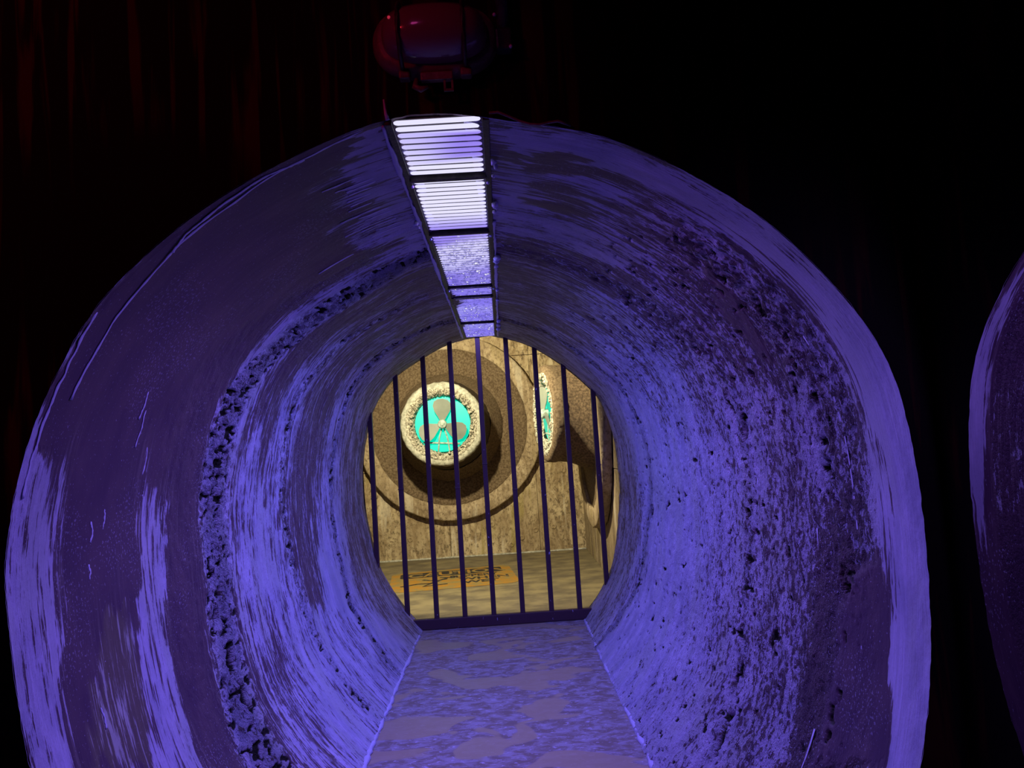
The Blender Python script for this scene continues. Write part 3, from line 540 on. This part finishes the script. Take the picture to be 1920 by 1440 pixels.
def jitter(amp, seed, n):
    g = np.random.default_rng(seed).random((64, 256))
    def f(i, k, r, d):
        a = 2*math.pi*k/n
        j = g[i % 64, k % 256]-.5; q = .5*math.sin(3*a+seed)+.3*math.sin(7*a+2*seed)
        return r+amp*(j+.4*q), d+amp*.8*(g[(i*7+3) % 64, (k*3+5) % 256]-.5)
    return f
def pipe_assembly(loc, rotz, label, L=1.0, lean=(0, 0)):
    root = empty('drain_pipe', loc, (0, 0, rotz)); tag(root, label, 'pipe')
    bm = lathe([(0.56, .02), (.58, .062), (.80, .064), (1.0, .066), (1.03, .068), (1.035, .04)], 120, jitter(.008, 2, 120)); from_bm('flange_disc', bm, M['rust'], root, True)
    bm = lathe([(1.026, .03), (1.030, .098), (1.038, .104), (1.12, .106), (1.21, .106), (1.226, .098), (1.232, .07), (1.232, .03), (1.225, 0)], 140, jitter(.010, 3, 140)); from_bm('flange_ring', bm, M['ring'], root, True)
    if L == 1:
        bm = lathe([(.71, .055), (.70, .09), (.66, .16), (.60, .26), (.57, .34), (.555, .36)], 90, jitter(.012, 5, 90)); from_bm('base_collar', bm, M['rust'], root, True)
    bm = lathe([(.66, .03), (.62, .12), (.575, .30), (.53, .5), (.512, .66), (.505, .74), (.485, .775), (.465, .78)], 80, jitter(.006, 8, 80)); body = from_bm('pipe_body', bm, M['iron_shaded' if L == 1 else 'rust_dark'], root, True)
    bm = lathe([(.512, .66), (.519, .70), (.517, .768), (.498, .794), (.455, .800), (.425, .785)], 96, jitter(.012, 9, 96)); rim = from_bm('rim', bm, M['pale'], root, True)
    bm = lathe([(.448, .792), (.428, .806), (.405, .79), (.385, .765), (.365, .75), (.352, .70), (.348, .55), (.345, .40)], 140, jitter(.026, 12, 140)); crust = from_bm('crust', bm, M['crust'], root, True)
    # broken lumps round the mouth
    bm = bmesh.new(); rr = random.Random(5)
    for k in range(150):
        a = rr.random()*2*math.pi; q = .362+.072*rr.random(); r0 = rr.uniform(.010, .024)
        vs = bmesh.ops.create_icosphere(bm, subdivisions=1, radius=r0)['verts']
        for v in vs: v.co *= rr.uniform(.7, 1.3)
        bmesh.ops.translate(bm, vec=(q*math.sin(a), -.79-rr.uniform(-.015, .012), q*math.cos(a)), verts=vs)
    tag(from_bm('crust_lumps', bm, M['crust'], root), kind='stuff')
    # the stub may be shorter and lean a little off the wall's square
    for ch in root.children:
        if ch.name.split('.')[0] in ('pipe_body', 'rim', 'crust', 'crust_lumps'):
            if L < 1 and ch.name.startswith('rim'): ch.data.materials[0] = M['rust']
            for v in ch.data.vertices:
                d = -v.co.y*L if -v.co.y < .6 else .6*L+(-v.co.y-.6)
                k = min(1, max(0, (d-.08)/.3)); v.co = Vector((v.co.x+lean[0]*d, -d+lean[0]*v.co.x*.9*k, v.co.z+lean[1]*d))
    return root
def fan_assembly(label):
    root = empty('propeller_fan'); tag(root, label, 'fan')
    bm = bmesh.new(); cap(bm, .344, .0, 48); 
    r_ = bmesh.ops.extrude_face_region(bm, geom=bm.faces[:]); bmesh.ops.translate(bm, vec=(0, .012, 0), verts=[v for v in r_['geom'] if isinstance(v, bmesh.types.BMVert)])
    o = from_bm('backlight', bm, M['teal'], root); o.location = (0, 0, 0)
    bm = lathe([(.006, .118), (.012, .122), (.022, .118), (.026, .108), (.040, .112), (.052, .106), (.056, .09), (.056, .03)], 28); cap(bm, .006, .118, 28); from_bm('hub', bm, M['hub'], root, True)
    for ang in (4, 118, 246):
        prof = [(-.025, .04), (-.055, .09), (-.100, .16), (-.118, .22), (-.105, .275), (-.06, .305), (0, .312), (.06, .298), (.098, .26), (.105, .21), (.085, .15), (.05, .09), (.025, .04)]
        bm = bmesh.new(); A = []; B = []
        for x, z in prof:
            yy = -.075+x*.25; A.append(bm.verts.new((x, yy-.004, z))); B.append(bm.verts.new((x, yy+.004, z)))
        bm.faces.new(A); bm.faces.new(B[::-1])
        for i in range(len(A)): bm.faces.new((A[i], A[(i+1) % len(A)], B[(i+1) % len(A)], B[i]))
        bmesh.ops.rotate(bm, cent=(0, 0, 0), matrix=Matrix.Rotation(R(ang), 3, 'Y'), verts=bm.verts); from_bm('blade', bm, M['blade'], root)
    bm = bmesh.new()
    for s_ in (-1, 1): tube(bm, [(0, -.02, 0), (s_*.05, -.02, -.17), (s_*.07, -.02, -.335)], .010, 6)
    tube(bm, [(-.25, -.02, -.215), (0, -.02, -.235), (.2, -.02, -.255)], .012, 6); from_bm('mounting_strut', bm, M['hub'], root)
    return root
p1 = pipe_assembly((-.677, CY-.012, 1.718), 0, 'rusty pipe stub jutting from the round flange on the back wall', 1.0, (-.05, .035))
f1 = fan_assembly('three-bladed fan before teal backlight in the back wall pipe'); f1.location = (-.714, CY-.68, 1.743)
p2 = pipe_assembly((CX1-.012, 8.10, 1.735), R(-90), 'rusty pipe stub jutting sideways from the right chamber wall', .60, (.19, .03))
f2 = fan_assembly('fan with teal backlight seen edge-on in the side wall pipe'); f2.location = (CX1-.49, 8.006, 1.75); f2.rotation_euler = (0, 0, R(-79)); f2.scale = (.93, .93, .93)

# floor sign
A_, B_, D_ = Vector((-1.324, 8.99, 0)), Vector((.047, 9.135, 0)), Vector((-1.262, 7.83, 0))
ex = (B_-A_).normalized(); ey = (A_-D_).normalized(); sw, sh = (B_-A_).length, (A_-D_).length
sign = empty('floor_sign', D_); sign.rotation_euler = (0, 0, math.atan2(ex.y, ex.x)); tag(sign, 'worn orange caution floor sign with black lettering beyond the bars', 'sign')
def flat(name, pts, z0, z1, mat):
    bm = bmesh.new(); A = [bm.verts.new((x, y, z0)) for x, y in pts]; B = [bm.verts.new((x, y, z1)) for x, y in pts]
    bm.faces.new(A[::-1]); bm.faces.new(B)
    for i in range(len(A)): bm.faces.new((A[i], A[(i+1) % len(A)], B[(i+1) % len(A)], B[i]))
    return from_bm(name, bm, mat, sign)
def rrect(x0, y0, x1, y1, r):
    q = []
    for cx, cy, a0 in ((x1-r, y0+r, -90), (x1-r, y1-r, 0), (x0+r, y1-r, 90), (x0+r, y0+r, 180)):
        q += [(cx+r*math.cos(R(a0+k*30)), cy+r*math.sin(R(a0+k*30))) for k in range(4)]
    return q
flat('sign_sheet', rrect(0, 0, sw, sh, .12), 0, .003, M['orange'])
flat('title_band', rrect(.10, sh-.40, sw-.10, sh-.10, .05), .003, .004, M['signblack'])
def lettering(text, x, y, size, mat, sx=1.0, z=.004):
    cu = bpy.data.curves.new('lettering', 'FONT'); cu.body = text; cu.size = size; cu.extrude = .0006; cu.offset = .006
    t = bpy.data.objects.new('t', cu); col.objects.link(t); dg = bpy.context.evaluated_depsgraph_get(); dg.update()
    me = bpy.data.meshes.new_from_object(t.evaluated_get(dg)); bpy.data.objects.remove(t)
    me.materials.clear(); me.materials.append(mat); o = link(bpy.data.objects.new('lettering', me), sign); o.location = (x, y, z); o.scale = (sx, 1, 1)
    return o
lettering('CAUTION', .19, sh-.36, .31, M['orange'], .80, .0048)
for k, tx in enumerate(('SLIPPERY', 'WHEN', 'WET')): lettering(tx, (.66, .76, .79)[k], sh-.58-.19*k, .19, M['signblack'], (.72, .95, .95)[k], .0036)
bm = bmesh.new()
for seg in ([(.12, .30), (.30, .38), (.45, .36)], [(.36, .60), (.50, .48), (.62, .55)], [(.62, .60), (.45, .36), (.36, .22), (.62, .26)], [(.55, .66), (.66, .62), (.74, .68)]):
    tube(bm, [(x, y, .0045) for x, y in seg], .022, 6, .06)
from_bm('slipping_figure', bm, M['signblack'], sign)

# ------------------------------------------------------------ bulkhead lamp, conduit and wires above the tunnel mouth
lamp = empty('bulkhead_lamp', (-.11, 1.955, 2.575)); tag(lamp, 'oval bulkhead lamp with dim magenta glass above the tunnel mouth', 'lamp')
def oval(pro, n=48):
    bm = bmesh.new(); rings = [[bm.verts.new((a*math.copysign(abs(math.cos(q))**.8, math.cos(q)), -d, b*math.copysign(abs(math.sin(q))**.8, math.sin(q)))) for q in [k*2*math.pi/n for k in range(n)]] for a, b, d in pro]
    for A, B in zip(rings, rings[1:]):
        for k in range(n): bm.faces.new((A[k], A[(k+1) % n], B[(k+1) % n], B[k]))
    bm.faces.new(rings[-1]); return bm
from_bm('back_casting', oval([(.165, .098, 0), (.168, .10, .02), (.158, .092, .045), (.146, .080, .05)]), M['lampbody'], lamp, True)
from_bm('glass_dome', oval([(.140, .076, .045), (.138, .074, .07), (.128, .064, .10), (.10, .046, .122), (.05, .02, .132), (.01, .004, .133)]), M['lampglass'], lamp, True)
for x in (-.088, .078):
    bm = bmesh.new(); zz = [.085*math.cos(R(a)) for a in range(0, 181, 15)]; tube(bm, [(x, -.045-.082*math.sin(R(a)), .085*math.cos(R(a))) for a in range(0, 181, 15)], .006, 8); from_bm('guard_hoop', bm, M['blackmetal'], lamp, True)
for x in (-.085, .078):
    bm = bmesh.new(); vs = box(bm, x, -.035, -.098, .030, .03, .022, .006); from_bm('lug', bm, M['lampbody'], lamp)
bm = bmesh.new(); box(bm, .0, -.04, -.107, .085, .02, .022, .003); from_bm('clamp_plate', bm, M['lampbody'], lamp)
bm = bmesh.new()
for (cx, cz, sx, sz) in ((.020, -.128, .006, .034), (.040, -.128, .006, .034), (.030, -.112, .026, .006), (.030, -.145, .026, .007)): box(bm, cx, -.042, cz, sx, .006, sz, .001)
from_bm('hanging_tab', bm, M['lampbody'], lamp)
bm = bmesh.new(); tube(bm, [(-.055, -.03, -.105), (-.06, -.035, -.128), (-.045, -.035, -.136), (-.025, -.035, -.130)], [.006, .009, .009, .004], 8); from_bm('cable_gland', bm, M['lampbody'], lamp, True)
bm = bmesh.new(); bmesh.ops.create_uvsphere(bm, u_segments=10, v_segments=8, radius=.0042); bmesh.ops.translate(bm, vec=(-.110, -.112, .022), verts=bm.verts); from_bm('jewel', bm, M['red'], lamp, True)
con = empty('conduit', (.073, 1.93, 2.52)); tag(con, 'dark blue conduit drop with fittings beside the bulkhead lamp', 'conduit')
bm = bmesh.new(); tube(bm, [(0, 0, .06), (0, 0, .5), (0, 0, .88)], .017, 12); from_bm('tube', bm, M['conduit'], con, True)
bm = bmesh.new(); box(bm, 0, 0, .045, .042, .036, .06, .006); from_bm('end_box', bm, M['conduit'], con)
for x, z in ((-.026, .11), (.022, .02)):
    bm = bmesh.new(); bmesh.ops.create_uvsphere(bm, u_segments=8, v_segments=6, radius=.005); bmesh.ops.translate(bm, vec=(x*.8, -.018, z), verts=bm.verts); from_bm('screw_head', bm, M['sealant'], con, True)
bm = bmesh.new(); tube(bm, [(.022, 1.945, 2.376), (.045, 1.943, 2.376), (.075, 1.943, 2.362), (.105, 1.944, 2.347), (.13, 1.944, 2.338), (.155, 1.944, 2.335), (.18, 1.944, 2.340), (.205, 1.945, 2.343), (.24, 1.95, 2.33)], .0035, 7)
tag(from_bm('wire', bm, M['wire'], None, True), 'thin wavy wire along the mouth edge right of the grate', 'wire')
bm = bmesh.new(); tube(bm, [(-.250, 1.945, 2.372), (-.254, 1.940, 2.388), (-.256, 1.944, 2.405), (-.258, 1.948, 2.43)], [.006, .004, .003, .0025], 7)
tag(from_bm('wire_end', bm, M['sealant'], None, True), 'short pale wire end above the left corner of the grate', 'wire')
